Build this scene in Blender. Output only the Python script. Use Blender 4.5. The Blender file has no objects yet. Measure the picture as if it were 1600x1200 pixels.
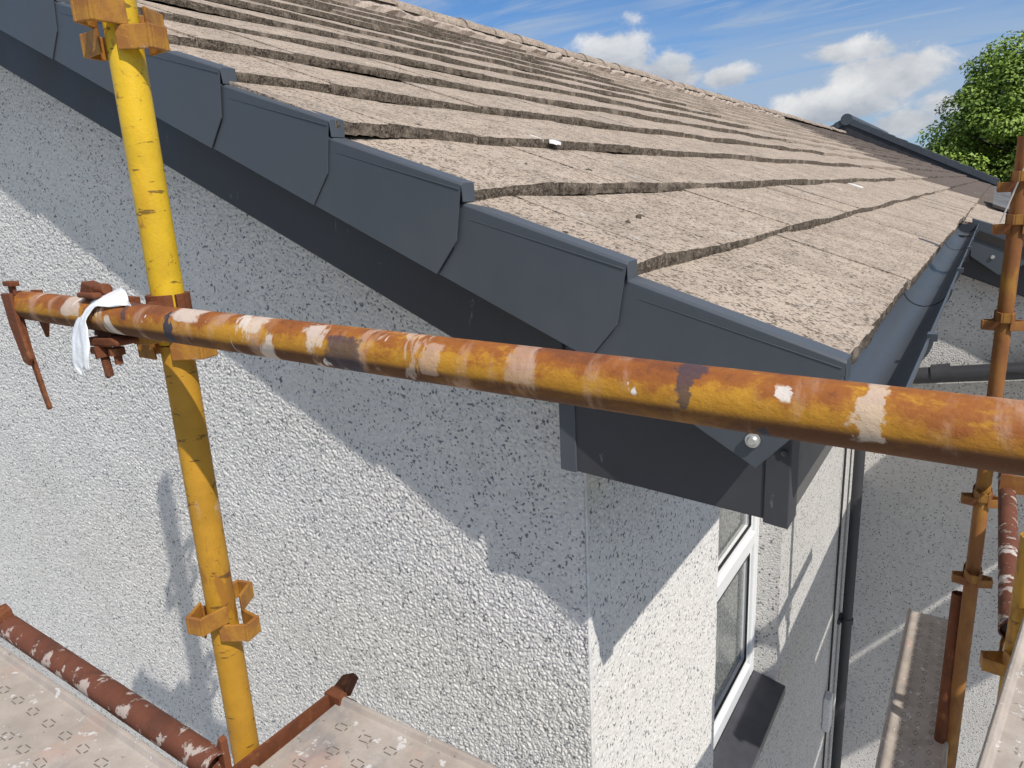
import bpy, bmesh, math, random
import numpy as np
from mathutils import Vector, Matrix
random.seed(7); rng = np.random.default_rng(7)
R = math.radians
S = bpy.context.scene
C = S.collection

# ------------------------------------------------------------------ camera, world, sun, exposure
cam_d = bpy.data.cameras.new('camera'); cam = bpy.data.objects.new('camera', cam_d); C.objects.link(cam)
cam_d.sensor_width = 36.0; cam_d.lens = 24.908; cam_d.clip_start = 0.02; cam_d.clip_end = 600
right = Vector((0.83360028, 0.55010769, -0.04992102))
down = Vector((0.09732846, -0.23524342, -0.96705103))
fwd = Vector((-0.5437258, 0.80127528, -0.24964012))
m = Matrix.Identity(4)
for r_ in range(3):
    m[r_][0] = right[r_]; m[r_][1] = -down[r_]; m[r_][2] = -fwd[r_]
cam.matrix_world = m
S.camera = cam

SUN = Vector((2.1, -1.0, 2.6)).normalized()          # direction towards the sun
sd = bpy.data.lights.new('sun', 'SUN'); sd.energy = 4.2; sd.angle = R(0.55); sd.color = (1.0, 0.955, 0.89)
so = bpy.data.objects.new('sun', sd); C.objects.link(so)
so.rotation_euler = (-SUN).to_track_quat('-Z', 'Y').to_euler(); so.location = (6, -4, 9)

W = bpy.data.worlds.new('World'); S.world = W; W.use_nodes = True
S.view_settings.view_transform = 'Standard'; S.view_settings.look = 'None'
S.view_settings.exposure = 0.0; S.view_settings.gamma = 1.0; S.view_settings.use_curve_mapping = False


class NT:
    """small helper round a node tree"""
    def __init__(s, tree):
        s.t = tree; s.n = tree.nodes; s.l = tree.links
    def new(s, typ, **kw):
        n = s.n.new(typ)
        for k, v in kw.items(): setattr(n, k, v)
        return n
    def put(s, sock, v):
        if v is None: return
        if isinstance(v, bpy.types.NodeSocket): s.l.new(v, sock)
        else: sock.default_value = v
    def math(s, op, a, b=None, c=None, clamp=False):
        n = s.new('ShaderNodeMath', operation=op, use_clamp=clamp)
        s.put(n.inputs[0], a); s.put(n.inputs[1], b); s.put(n.inputs[2], c)
        return n.outputs[0]
    def mix(s, f, a, b, blend='MIX'):
        n = s.new('ShaderNodeMix', data_type='RGBA', blend_type=blend)
        s.put(n.inputs[0], f)
        for k, v in ((6, a), (7, b)):
            s.put(n.inputs[k], (*v, 1) if isinstance(v, tuple) and len(v) == 3 else v)
        return n.outputs[2]
    def noise(s, vec, scale, detail=4, rough=0.55, dist=0.0):
        n = s.new('ShaderNodeTexNoise'); s.put(n.inputs['Vector'], vec)
        n.inputs['Scale'].default_value = scale; n.inputs['Detail'].default_value = detail
        n.inputs['Roughness'].default_value = rough; n.inputs['Distortion'].default_value = dist
        return n.outputs['Fac']
    def voro(s, vec, scale, feature='F1', out='Distance', rnd=1.0):
        n = s.new('ShaderNodeTexVoronoi', feature=feature); s.put(n.inputs['Vector'], vec)
        n.inputs['Scale'].default_value = scale; n.inputs['Randomness'].default_value = rnd
        return n.outputs[out]
    def map(s, vec, loc=(0, 0, 0), scale=(1, 1, 1), rot=(0, 0, 0)):
        n = s.new('ShaderNodeMapping'); s.put(n.inputs[0], vec)
        n.inputs[1].default_value = loc; n.inputs[2].default_value = rot; n.inputs[3].default_value = scale
        return n.outputs[0]
    def step(s, v, a, b, x=0.0, y=1.0):
        n = s.new('ShaderNodeMapRange', interpolation_type='SMOOTHSTEP'); s.put(n.inputs[0], v)
        n.inputs[1].default_value = a; n.inputs[2].default_value = b; n.inputs[3].default_value = x; n.inputs[4].default_value = y
        return n.outputs[0]
    def bump(s, h, dist, strength=1.0, normal=None):
        n = s.new('ShaderNodeBump'); n.inputs['Strength'].default_value = strength
        n.inputs['Distance'].default_value = dist; s.put(n.inputs['Height'], h); s.put(n.inputs['Normal'], normal)
        return n.outputs[0]


def sky_world():
    k = NT(W.node_tree); k.n.clear()
    out = k.new('ShaderNodeOutputWorld'); bg = k.new('ShaderNodeBackground')
    sky = k.new('ShaderNodeTexSky', sky_type='NISHITA'); sky.sun_disc = False
    sky.sun_elevation = math.asin(SUN.z); sky.sun_rotation = math.atan2(SUN.x, SUN.y)
    sky.air_density = 1.0; sky.dust_density = 0.4; sky.ozone_density = 2.5
    tc = k.new('ShaderNodeTexCoord'); d = tc.outputs['Generated']
    sp = k.new('ShaderNodeSeparateXYZ'); k.l.new(d, sp.inputs[0])
    az = k.math('MULTIPLY', k.math('ARCTAN2', sp.outputs[0], sp.outputs[1]), 57.29578)
    el = k.math('MULTIPLY', k.math('ARCSINE', sp.outputs[2]), 57.29578)
    # thin high cloud: streaks drawn out along one direction of the sky plane
    hi = k.math('MAXIMUM', sp.outputs[2], 0.03)
    pl = k.new('ShaderNodeVectorMath', operation='SCALE'); k.l.new(d, pl.inputs[0])
    k.l.new(k.math('DIVIDE', 1.0, k.math('ADD', hi, 0.12)), pl.inputs['Scale'])
    st = k.map(pl.outputs[0], scale=(0.55, 2.1, 0.0), rot=(0, 0, R(28)))
    cir = k.noise(st, 1.5, 9, 0.62, 0.6)
    st2 = k.map(pl.outputs[0], loc=(3.1, 1.7, 0), scale=(1.4, 1.4, 0.0))
    cov = k.noise(st2, 0.55, 3, 0.5)
    cirm = k.math('MULTIPLY', k.step(cir, 0.40, 0.66), k.step(cov, 0.28, 0.52))
    low = k.step(el, 14.0, 7.0)                       # the veil thickens towards the horizon
    cirm = k.math('MAXIMUM', cirm, k.math('MULTIPLY', k.math('MULTIPLY', low, 0.95), k.step(cir, 0.24, 0.52)))
    # heaped clouds: places taken from the sky over the roof, ragged by noise; overhead cover added out of view to fill the shade
    cu = k.noise(k.map(d, scale=(1, 1, 1.6)), 16.0, 9, 0.6, 0.2)
    cul = k.noise(k.map(d, scale=(1, 1, 1.9)), 4.5, 2, 0.5)
    every = k.math('MULTIPLY', k.step(cul, 0.40, 0.60), k.step(el, 15, 24))
    total = every; vert = None
    for (a, e, sa, se, w) in [(-25.2, 9.9, 3.4, 1.7, 1.15), (-21.4, 8.7, 2.6, 1.6, 1.0), (-29.5, 9.6, 3.0, 1.3, .6), (-6.8, 6.9, 3.8, 1.7, 1.2), (-10.4, 5.2, 5.0, 1.5, 1.15),
                              (-13.5, 4.4, 3.6, 1.3, 1.0), (-8.6, 8.7, 4.2, 1.0, 1.0), (-17.1, 7.8, 2.2, 1.0, .9), (-5.6, 3.9, 2.6, 1.1, .85), (-24.5, 12.2, 2.6, .8, .45), (-3.5, 4.8, 2.2, 1.2, .8), (-36.5, 12.6, 2.4, 1.0, .5)]:
        x = k.math('DIVIDE', k.math('SUBTRACT', az, a), sa); y = k.math('DIVIDE', k.math('SUBTRACT', el, e), se)
        r2 = k.math('ADD', k.math('MULTIPLY', x, x), k.math('MULTIPLY', y, y))
        g = k.math('MULTIPLY', k.math('EXPONENT', k.math('MULTIPLY', r2, -1.0)), w)
        total = k.math('MAXIMUM', total, g)
        h = k.math('MULTIPLY', g, y)
        vert = h if vert is None else k.math('ADD', vert, h)
    dens = k.math('ADD', total, k.math('MULTIPLY', k.math('SUBTRACT', cu, 0.5), 1.7))
    cum = k.math('MULTIPLY', k.step(dens, 0.34, 0.74), k.step(total, 0.08, 0.35))
    tone = k.math('ADD', k.math('MULTIPLY', vert, 0.55), k.math('ADD', 0.40, k.math('MULTIPLY', k.math('SUBTRACT', cu, 0.5), 1.5)), clamp=True)
    base = k.mix(1.0, sky.outputs[0], (0.72, 1.06, 1.44), 'MULTIPLY')
    sk = k.mix(k.math('MULTIPLY', cirm, 0.86), base, (4.7, 5.9, 7.7))
    cc = k.mix(tone, (4.9, 5.2, 5.8), (11.6, 11.4, 11.0))
    cc = k.mix(k.step(el, 16, 32), cc, (10.4, 10.0, 9.4))  # overhead cloud made brighter and warmer to lift the shaded walls
    col = k.mix(k.math('MULTIPLY', cum, 0.84), sk, cc)
    k.l.new(col, bg.inputs[0]); bg.inputs[1].default_value = 0.082
    k.l.new(bg.outputs[0], out.inputs[0])
sky_world()

# ------------------------------------------------------------------ materials
def mat(name):
    M = bpy.data.materials.new(name); M.use_nodes = True
    k = NT(M.node_tree); b = k.n['Principled BSDF']
    tc = k.new('ShaderNodeTexCoord')
    return M, k, b, tc.outputs['Object']

def plain(name, col, rough=0.5, metal=0.0, var=0.0, vs=8.0, bump=0.0, bs=200.0, spec=0.5):
    M, k, b, co = mat(name)
    c = (*col, 1)
    if var: c = k.mix(k.step(k.noise(co, vs, 6, 0.6), 0.3, 0.7), tuple(x * (1 - var) for x in col), tuple(min(1, x * (1 + var)) for x in col))
    k.put(b.inputs['Base Color'], c); b.inputs['Roughness'].default_value = rough; b.inputs['Metallic'].default_value = metal
    b.inputs['Specular IOR Level'].default_value = spec
    if bump: k.put(b.inputs['Normal'], k.bump(k.noise(co, bs, 3, 0.6), bump))
    return M

def roughcast(name, sc=120.0, real=False, dark=0.16, base=(.735, .71, .675)):
    """white dry dash with grey chips; real = the relief is in the mesh and the chip colour in its attribute"""
    M, k, b, co = mat(name)
    wob = k.new('ShaderNodeVectorMath', operation='ADD'); k.l.new(co, wob.inputs[0])
    nz = k.new('ShaderNodeTexNoise'); k.l.new(co, nz.inputs[0]); nz.inputs['Scale'].default_value = sc * 1.6; nz.inputs['Detail'].default_value = 2
    ns = k.new('ShaderNodeVectorMath', operation='SCALE'); k.l.new(nz.outputs['Color'], ns.inputs[0]); ns.inputs['Scale'].default_value = 0.006 * 120 / sc
    k.l.new(ns.outputs[0], wob.inputs[1]); v = wob.outputs[0]
    big = k.noise(co, 2.2, 3, 0.5)
    f1 = k.voro(v, sc)
    if real:
        at = k.new('ShaderNodeAttribute', attribute_name='chip'); chip = at.outputs['Fac']
        mask = k.step(chip, 0.42, 0.62)
    else:
        cell = k.new('ShaderNodeSeparateColor'); k.l.new(k.voro(v, sc * 0.86, out='Color'), cell.inputs[0])
        chip = cell.outputs[0]
        mask = k.math('MULTIPLY', k.step(chip, 1 - dark - .02, 1 - dark + .02), k.step(k.voro(v, sc * 0.86), 0.55, 0.40))
    tone = k.step(k.noise(co, sc * .55, 3, .6), .3, .7)
    c = k.mix(tone, tuple(x * .90 for x in base), tuple(min(1, x * 1.06) for x in base))
    c = k.mix(k.math('MULTIPLY', k.step(big, .45, .75), .3), c, (.62, .59, .54))
    c = k.mix(k.math('MULTIPLY', k.step(k.noise(co, 7, 5, .65), .55, .72), .22), c, (.50, .49, .47))
    c = k.mix(k.math('MULTIPLY', k.step(k.noise(k.map(co, scale=(1, 1, .12)), 9, 4, .6), .60, .74), .22), c, (.48, .46, .43))
    c = k.mix(k.math('MULTIPLY', mask, k.step(k.noise(co, 60, 2), .3, .6, .55, 1.0)), c, (.175, .175, .185))
    k.put(b.inputs['Base Color'], c); b.inputs['Roughness'].default_value = 0.85; b.inputs['Specular IOR Level'].default_value = .25
    h = k.math('ADD', k.math('MULTIPLY', k.math('SUBTRACT', 1.0, f1), 0.7), k.math('MULTIPLY', k.noise(co, sc * 2.2, 3, .6), .7))
    k.put(b.inputs['Normal'], k.bump(h, 0.0012 if real else 0.0075 * 120 / sc, 1.0))
    return M

def worn(name, base, layers, rough=0.5, bump=0.0006, bs=260.0, stretch=(1, 1, 1)):
    """painted steel: base colour then layers of (colour, scale, from, to, opacity, stretch, offset)"""
    M, k, b, co = mat(name)
    c = k.mix(k.step(k.noise(k.map(co, scale=stretch), 14, 6, .65), .3, .7), tuple(x * .86 for x in base), tuple(min(1, x * 1.1) for x in base))
    rg = rough; hsum = k.noise(co, bs, 4, .65)
    for (col, sc, a, z, op, stc, off) in layers:
        f = k.step(k.noise(k.map(co, loc=(off, off * 1.7, off * .6), scale=stc), sc, 9, .64, .25), a, z)
        c = k.mix(k.math('MULTIPLY', f, op * .78), c, col)
        hsum = k.math('ADD', hsum, k.math('MULTIPLY', f, .5))
    k.put(b.inputs['Base Color'], c); b.inputs['Roughness'].default_value = rough
    b.inputs['Specular IOR Level'].default_value = .35
    k.put(b.inputs['Normal'], k.bump(hsum, bump))
    return M

def tile_top(name, base, dirt=1.0):
    M, k, b, co = mat(name)
    g = k.new('ShaderNodeNewGeometry'); wp = g.outputs['Position']
    fine = k.noise(wp, 330, 3, .6); mid = k.noise(wp, 125, 4, .68); lo = k.noise(wp, 5.5, 5, .6); pat = k.noise(wp, 28, 4, .6)
    oi = k.new('ShaderNodeObjectInfo')
    c = k.mix(k.step(lo, .32, .68), tuple(x * .88 for x in base), tuple(x * 1.14 for x in base))
    c = k.mix(k.math('MULTIPLY', k.math('SUBTRACT', oi.outputs['Random'], .5), .09), c, (.14, .12, .10))
    c = k.mix(k.math('MULTIPLY', k.step(fine, .52, .72), .75), c, tuple(min(.8, x * 1.75) for x in base))
    pit = k.math('ADD', k.math('MULTIPLY', mid, .75), k.math('MULTIPLY', pat, .25))
    c = k.mix(k.math('MULTIPLY', k.step(pit, .495, .425), .85 * dirt), c, (.085, .066, .05))
    c = k.mix(k.math('MULTIPLY', k.step(fine, .42, .32), .65 * dirt), c, (.06, .05, .04))
    c = k.mix(k.math('MULTIPLY', k.step(k.noise(wp, 7, 7, .72, .5), .60, .74), .5), c, (.58, .56, .54))   # pale cement bloom
    spot = k.voro(wp, 13.0); sp2 = k.noise(wp, 60, 3)
    c = k.mix(k.step(k.math('ADD', spot, k.math('MULTIPLY', sp2, .08)), .075, .06), c, (.72, .70, .68))        # dropped white dash
    c = k.mix(k.step(k.math('ADD', k.voro(k.map(wp, loc=(4, 2, 1)), 8.0), k.math('MULTIPLY', sp2, .16)), .135, .11), c, (.07, .06, .045))  # crumbs of moss
    k.put(b.inputs['Base Color'], c); b.inputs['Roughness'].default_value = .93; b.inputs['Specular IOR Level'].default_value = .2
    h = k.math('ADD', k.math('MULTIPLY', fine, .6), mid)
    k.put(b.inputs['Normal'], k.bump(h, .0035, .9))
    return M

def tile_edge(name, pale=(.36, .295, .235)):
    M, k, b, co = mat(name)
    g = k.new('ShaderNodeNewGeometry'); wp = g.outputs['Position']
    n1 = k.noise(wp, 46, 6, .75); n2 = k.noise(wp, 210, 5, .7); n3 = k.noise(wp, 11, 4, .6)
    c = k.mix(k.step(n1, .36, .66), (.062, .050, .039), (.22, .178, .138))
    c = k.mix(k.math('MULTIPLY', k.step(n2, .50, .64), .8), c, pale)
    c = k.mix(k.math('MULTIPLY', k.step(n3, .54, .66), .75), c, pale)
    c = k.mix(k.math('MULTIPLY', k.step(n2, .44, .34), .8), c, (.015, .013, .011))
    k.put(b.inputs['Base Color'], c); b.inputs['Roughness'].default_value = .95; b.inputs['Specular IOR Level'].default_value = .1
    k.put(b.inputs['Normal'], k.bump(k.math('ADD', n1, n2), .006, 1.0))
    return M

def upvc(name, base, rough=.42, scuff=.735):
    M, k, b, co = mat(name)
    d = k.step(k.noise(co, 3.5, 6, .65), .42, .75)
    c = k.mix(k.math('MULTIPLY', d, .12), base, (.16, .17, .18))
    c = k.mix(k.math('MULTIPLY', k.step(k.noise(k.map(co, scale=(1, 1, .35)), 38, 8, .7, .6), scuff, scuff + .04), .3), c, (.30, .31, .32))
    k.put(b.inputs['Base Color'], c)
    k.put(b.inputs['Roughness'], k.math('ADD', rough, k.math('MULTIPLY', d, .2)))
    k.put(b.inputs['Normal'], k.bump(k.noise(co, 900, 2), .00012))
    return M

YEL = (.68, .43, .022); ORA = (.50, .235, .018); RUST = (.165, .052, .02); DRUST = (.075, .03, .018); PALE = (.62, .50, .40)
NICK = lambda sc, a, off, op=.9: ((.06, .032, .02), sc, a, a + .025, op, (.55, .55, 2.3), off)
M_yellow = worn('yellow_paint', YEL, [(ORA, 7, .53, .68, .55, (1, 1, .6), 3), ((.78, .52, .03), 3, .5, .65, .5, (1, 1, .4), 6), ((.34, .12, .025), 26, .60, .65, .85, (1, 1, .7), 1), (DRUST, 34, .655, .68, .9, (1, 1, .8), 21), NICK(30, .625, 8), NICK(52, .64, 31), (PALE, 16, .66, .70, .5, (1, 1, 1), 5)], .42)
M_ochre = worn('ochre_paint', (.47, .24, .022), [((.60, .36, .03), 5, .50, .66, .6, (1, 1, .35), 3), ((.25, .09, .02), 20, .57, .66, .8, (1, 1, .4), 1), (DRUST, 30, .65, .68, .9, (1, 1, .8), 21), NICK(28, .62, 8), NICK(50, .64, 31), (PALE, 11, .66, .72, .5, (1, 1, .5), 5)], .5)
M_vpress = worn('yellow_orange_steel', (.40, .19, .03), [((.22, .075, .028), 22, .44, .62, .8, (1, 1, 1), 2), (PALE, 14, .66, .74, .6, (1, 1, 1), 6)], .55)
def rail_mat():
    M, k, b, co = mat('rail_paint')
    sp = k.new('ShaderNodeSeparateXYZ'); k.l.new(co, sp.inputs[0])
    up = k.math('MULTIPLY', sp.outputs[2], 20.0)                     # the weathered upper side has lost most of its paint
    n1 = k.noise(k.map(co, scale=(.5, 1, 1)), 16, 8, .68, .3); n2 = k.noise(k.map(co, loc=(3, 1, 2), scale=(.7, 1, 1)), 60, 6, .7); n3 = k.noise(k.map(co, loc=(9, 4, 2), scale=(.35, 1, 1)), 6, 5, .6)
    c = k.mix(k.step(n1, .35, .65), (.50, .245, .026), (.38, .165, .022))
    c = k.mix(k.math('MULTIPLY', k.step(n2, .42, .30), .6), c, (.56, .31, .04))
    rust = k.math('ADD', k.math('ADD', k.math('MULTIPLY', n1, .55), k.math('MULTIPLY', n2, .45)), k.math('MULTIPLY', k.math('MAXIMUM', k.math('ADD', up, .02), -.1), .42))
    c = k.mix(k.math('MULTIPLY', k.step(rust, .545, .66), .85), c, (.27, .080, .022))
    c = k.mix(k.math('MULTIPLY', k.step(rust, .66, .78), .7), c, (.15, .05, .025))
    low = k.step(up, -.03, -.17)  # underside darkened: shade put into the colour, along with some rust
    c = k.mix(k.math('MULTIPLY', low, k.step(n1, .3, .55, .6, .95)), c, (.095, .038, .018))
    drip = k.noise(k.map(co, loc=(2, 7, 3), scale=(1.5, .5, .5)), 10, 7, .62, .35)
    c = k.mix(k.math('MULTIPLY', k.math('MULTIPLY', k.step(drip, .52, .62), k.step(n2, .30, .55)), .5), c, (.56, .37, .26))
    drip2 = k.noise(k.map(co, loc=(5, 1, 8), scale=(1.2, .55, .55)), 14, 6, .6, .5)
    c = k.mix(k.math('MULTIPLY', k.math('MULTIPLY', k.step(drip2, .575, .61), k.step(sp.outputs[0], 1.25, .45)), .9), c, (.70, .62, .54))
    c = k.mix(k.math('MULTIPLY', k.step(k.noise(k.map(co, loc=(6, 3, 1), scale=(1.4, .8, .8)), 20, 4, .55), .70, .72), .9), c, (.74, .70, .65))
    c = k.mix(k.math('MULTIPLY', k.step(k.noise(k.map(co, loc=(1, 6, 4), scale=(1.0, .6, .6)), 10, 5, .6), .64, .66), .92), c, (.03, .04, .065))
    # smears of wall paint and of the dark masonry paint, each where a brush or a hand left it
    wx = k.math('ADD', sp.outputs[0], k.math('MULTIPLY', k.math('SUBTRACT', k.noise(co, 34, 4, .65), .5), .045))
    for (x0, hw, a0, a1, col, op) in ((.795, .030, -.55, .35, (.035, .045, .07), .92), (1.174, .009, -.12, .55, (.035, .045, .07), .92), (.36, .010, .1, .6, (.04, .045, .06), .8), (1.302, .010, -.2, .50, (.62, .52, .42), .85), (1.250, .007, .22, .40, (.78, .75, .70), .95),
                                    (.21, .030, .0, .6, (.66, .58, .50), .8), (.50, .035, .25, .6, (.70, .62, .55), .85), (.64, .022, .2, .6, (.68, .60, .52), .8), (.92, .016, -.2, .4, (.58, .42, .32), .7), (1.02, .020, -.1, .5, (.56, .40, .30), .6), (1.44, .008, .1, .3, (.74, .68, .62), .9), (1.50, .014, -.25, -.05, (.60, .48, .36), .7)):
        f = k.math('MULTIPLY', k.step(k.math('ABSOLUTE', k.math('SUBTRACT', wx, x0)), hw * 1.35, hw * .3), k.math('MULTIPLY', k.step(up, a0 - .10, a0 + .08), k.step(up, a1 + .08, a1 - .06)))
        f = k.step(k.math('ADD', f, k.math('MULTIPLY', k.math('SUBTRACT', n2, .5), 1.6)), .35, .75)
        f = k.math('MULTIPLY', f, k.step(k.math('ABSOLUTE', k.math('SUBTRACT', wx, x0)), hw * 1.5, hw))
        c = k.mix(k.math('MULTIPLY', f, op * .78), c, col)
    k.put(b.inputs['Base Color'], c); b.inputs['Roughness'].default_value = .68; b.inputs['Specular IOR Level'].default_value = .25
    k.put(b.inputs['Normal'], k.bump(k.math('ADD', n2, k.math('MULTIPLY', rust, .8)), .0016))
    return M
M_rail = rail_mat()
M_rusty = worn('rusted_steel', RUST, [(DRUST, 16, .45, .68, .8, (1, 1, 1), 2), ((.34, .14, .05), 26, .55, .70, .7, (1, 1, 1), 4)], .8, .0012)
M_splash = worn('rusted_tube_with_cement', (.16, .055, .03), [(DRUST, 16, .45, .68, .7, (1, 1, 1), 2), (ORA, 6, .62, .68, .8, (1, 1, 1), 13), ((.56, .49, .43), 24, .55, .59, .9, (1, .7, 1), 9), ((.70, .66, .60), 9, .62, .64, .9, (1, .7, 1), 15)], .75, .0012)
M_brown = worn('brown_scaffold_tube', (.27, .115, .03), [(RUST, 9, .44, .64, .8, (1, 1, .4), 2), ((.42, .22, .03), 7, .55, .7, .7, (1, 1, .4), 4), (PALE, 24, .69, .73, .7, (1, 1, .6), 9)], .6)
M_deck = worn('galvanised_deck', (.41, .352, .30), [((.52, .46, .41), 7, .45, .65, .7, (1, 1, 1), 2), ((.17, .17, .19), 6, .54, .68, .65, (1, 1, 1), 9), ((.50, .31, .25), 7, .57, .68, .5, (1, 1, 1), 19), ((.72, .70, .67), 30, .60, .635, .85, (1, 1, 1), 5), ((.10, .09, .08), 46, .64, .67, .7, (1, 1, 1), 25)], .6, .0008, 180)
M_slot = plain('slot_shade_dark', (.17, .145, .125), .8)  # dark colour stands for the shade inside the punched openings
M_anth = upvc('anthracite_upvc', (.066, .076, .090))
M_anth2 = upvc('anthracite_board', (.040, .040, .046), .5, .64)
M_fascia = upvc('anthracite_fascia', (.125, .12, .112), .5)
M_gutter = upvc('anthracite_gutter', (.058, .066, .078), .34)
M_white = plain('white_upvc', (.80, .80, .80), .35)
M_bead = plain('white_bead', (.68, .665, .645), .6, var=.12, vs=60)
M_tile = tile_top('concrete_tile', (.43, .352, .282))
M_edge = tile_edge('weathered_tile_edge')
M_dtile = tile_top('brown_tile', (.125, .098, .082), .7)
M_ridge = tile_top('ridge_concrete', (.41, .33, .265))
M_cast = roughcast('roughcast_relief', 190, True)
M_cast2 = roughcast('roughcast_far', 105, False, .15)
M_lead = plain('lead_sheet', (.10, .10, .10), .7, var=.3, vs=6)
M_screw = plain('zinc_screw', (.62, .61, .58), .38, .7)
M_cable = plain('black_cable', (.02, .02, .022), .5)
M_under = plain('roof_felt', (.03, .027, .025), .95)
M_plastic = plain('white_polythene', (.80, .81, .83), .3, var=.06, vs=30, bump=.002, bs=60)
M_mortar = plain('mortar', (.42, .34, .28), .95, var=.25, vs=40, bump=.004, bs=90)

def glass_mat():
    M, k, b, co = mat('window_glass')
    # obscure glazing: net curtain dimly seen behind
    c = k.mix(k.step(k.noise(k.map(co, scale=(1, 1, 1.4)), 55, 4, .7), .35, .65), (.12, .125, .12), (.30, .31, .30))
    k.put(b.inputs['Base Color'], c); b.inputs['Roughness'].default_value = .06; b.inputs['Specular IOR Level'].default_value = .6
    return M
M_glass = glass_mat()

# ------------------------------------------------------------------ object helpers
def link(name, me, mats, parent=None):
    o = bpy.data.objects.new(name, me); C.objects.link(o)
    if mats is not None:
        me.materials.clear()
        for x in (mats if isinstance(mats, (list, tuple)) else [mats]): me.materials.append(x)
    if parent: o.parent = parent
    return o
def fin(name, bm, mats, parent=None, smooth=False, auto=None):
    me = bpy.data.meshes.new(name); bmesh.ops.recalc_face_normals(bm, faces=bm.faces[:])
    bm.to_mesh(me); bm.free()
    if smooth:
        for p in me.polygons: p.use_smooth = True
        if auto is not None: me.set_sharp_from_angle(angle=R(auto))
    return link(name, me, mats, parent)
def thing(name, label, cat, loc=(0, 0, 0), group=None):
    o = bpy.data.objects.new(name, None); C.objects.link(o); o.location = loc; o.empty_display_size = .1
    o['label'] = label; o['category'] = cat
    if group: o['group'] = group
    return o
def tag(o, label, cat, group=None):
    o['label'] = label; o['category'] = cat
    if group: o['group'] = group
    return o
def box(bm, a, b, mi=0):
    vs = [bm.verts.new((x, y, z)) for x in (a[0], b[0]) for y in (a[1], b[1]) for z in (a[2], b[2])]
    for f in ((0, 1, 3, 2), (4, 6, 7, 5), (0, 4, 5, 1), (2, 3, 7, 6), (0, 2, 6, 4), (1, 5, 7, 3)):
        bm.faces.new([vs[i] for i in f]).material_index = mi
    return vs
def prism(bm, pts, d, mi=0):
    """closed polygon of 3D points pushed along d"""
    d = Vector(d); A = [bm.verts.new(p) for p in pts]; B = [bm.verts.new(Vector(p) + d) for p in pts]; n = len(pts)
    bm.faces.new(A).material_index = mi; bm.faces.new(B[::-1]).material_index = mi
    for i in range(n): bm.faces.new((A[i], A[(i + 1) % n], B[(i + 1) % n], B[i])).material_index = mi
def tube(bm, a, b, r, n=24, r2=None, seg=1, cap=True, inner=None, mi=0):
    a, b = Vector(a), Vector(b); ax = (b - a).normalized(); u = ax.orthogonal().normalized(); v = ax.cross(u)
    r2 = r if r2 is None else r2; rings = []
    for s in range(seg + 1):
        t = s / seg; c = a.lerp(b, t); rr = r + (r2 - r) * t
        rings.append([bm.verts.new(c + (u * math.cos(2 * math.pi * i / n) + v * math.sin(2 * math.pi * i / n)) * rr) for i in range(n)])
    for s in range(seg):
        for i in range(n): bm.faces.new((rings[s][i], rings[s][(i + 1) % n], rings[s + 1][(i + 1) % n], rings[s + 1][i])).material_index = mi
    if cap:
        for rg, c in ((rings[0], a), (rings[-1], b)):
            if inner:
                d = ax * (.03 if c is a or c == a else -.03)
                ri = [bm.verts.new(c + (p.co - c) * inner) for p in rg]; rj = [bm.verts.new(c + (p.co - c) * inner + d) for p in rg]
                for i in range(n):
                    j = (i + 1) % n
                    bm.faces.new((rg[i], rg[j], ri[j], ri[i])); bm.faces.new((ri[i], ri[j], rj[j], rj[i]))
                bm.faces.new(rj)
            else: bm.faces.new(rg).material_index = mi
def bevel(o, w, seg=2, ang=35):
    md = o.modifiers.new('bevel', 'BEVEL'); md.width = w; md.segments = seg; md.limit_method = 'ANGLE'; md.angle_limit = R(ang)
    return o
def grid_mesh(name, co, nu, nv, mats, parent=None, attr=None, keep=None, smooth=True):
    """mesh from a regular grid of points given as an (nu, nv, 3) array"""
    i = np.arange(nu * nv).reshape(nu, nv)
    q = np.stack([i[:-1, :-1], i[1:, :-1], i[1:, 1:], i[:-1, 1:]], -1).reshape(-1, 4)
    if keep is not None: q = q[keep[:-1, :-1].reshape(-1)]
    co = co.reshape(-1, 3)
    used = np.zeros(len(co), bool); used[q.reshape(-1)] = True
    idx = np.cumsum(used) - 1; q = idx[q]; co = co[used]
    me = bpy.data.meshes.new(name); me.vertices.add(len(co)); me.vertices.foreach_set('co', co.astype(np.float32).reshape(-1))
    me.loops.add(q.size); me.loops.foreach_set('vertex_index', q.astype(np.int32).reshape(-1))
    me.polygons.add(len(q)); me.polygons.foreach_set('loop_start', np.arange(0, q.size, 4, dtype=np.int32))
    me.update(calc_edges=True); me.validate()
    me.polygons.foreach_set('use_smooth', np.full(len(q), smooth))
    if attr is not None:
        a = me.attributes.new('chip', 'FLOAT', 'POINT'); a.data.foreach_set('value', attr.reshape(-1)[used].astype(np.float32))
    return link(name, me, mats, parent)

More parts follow.
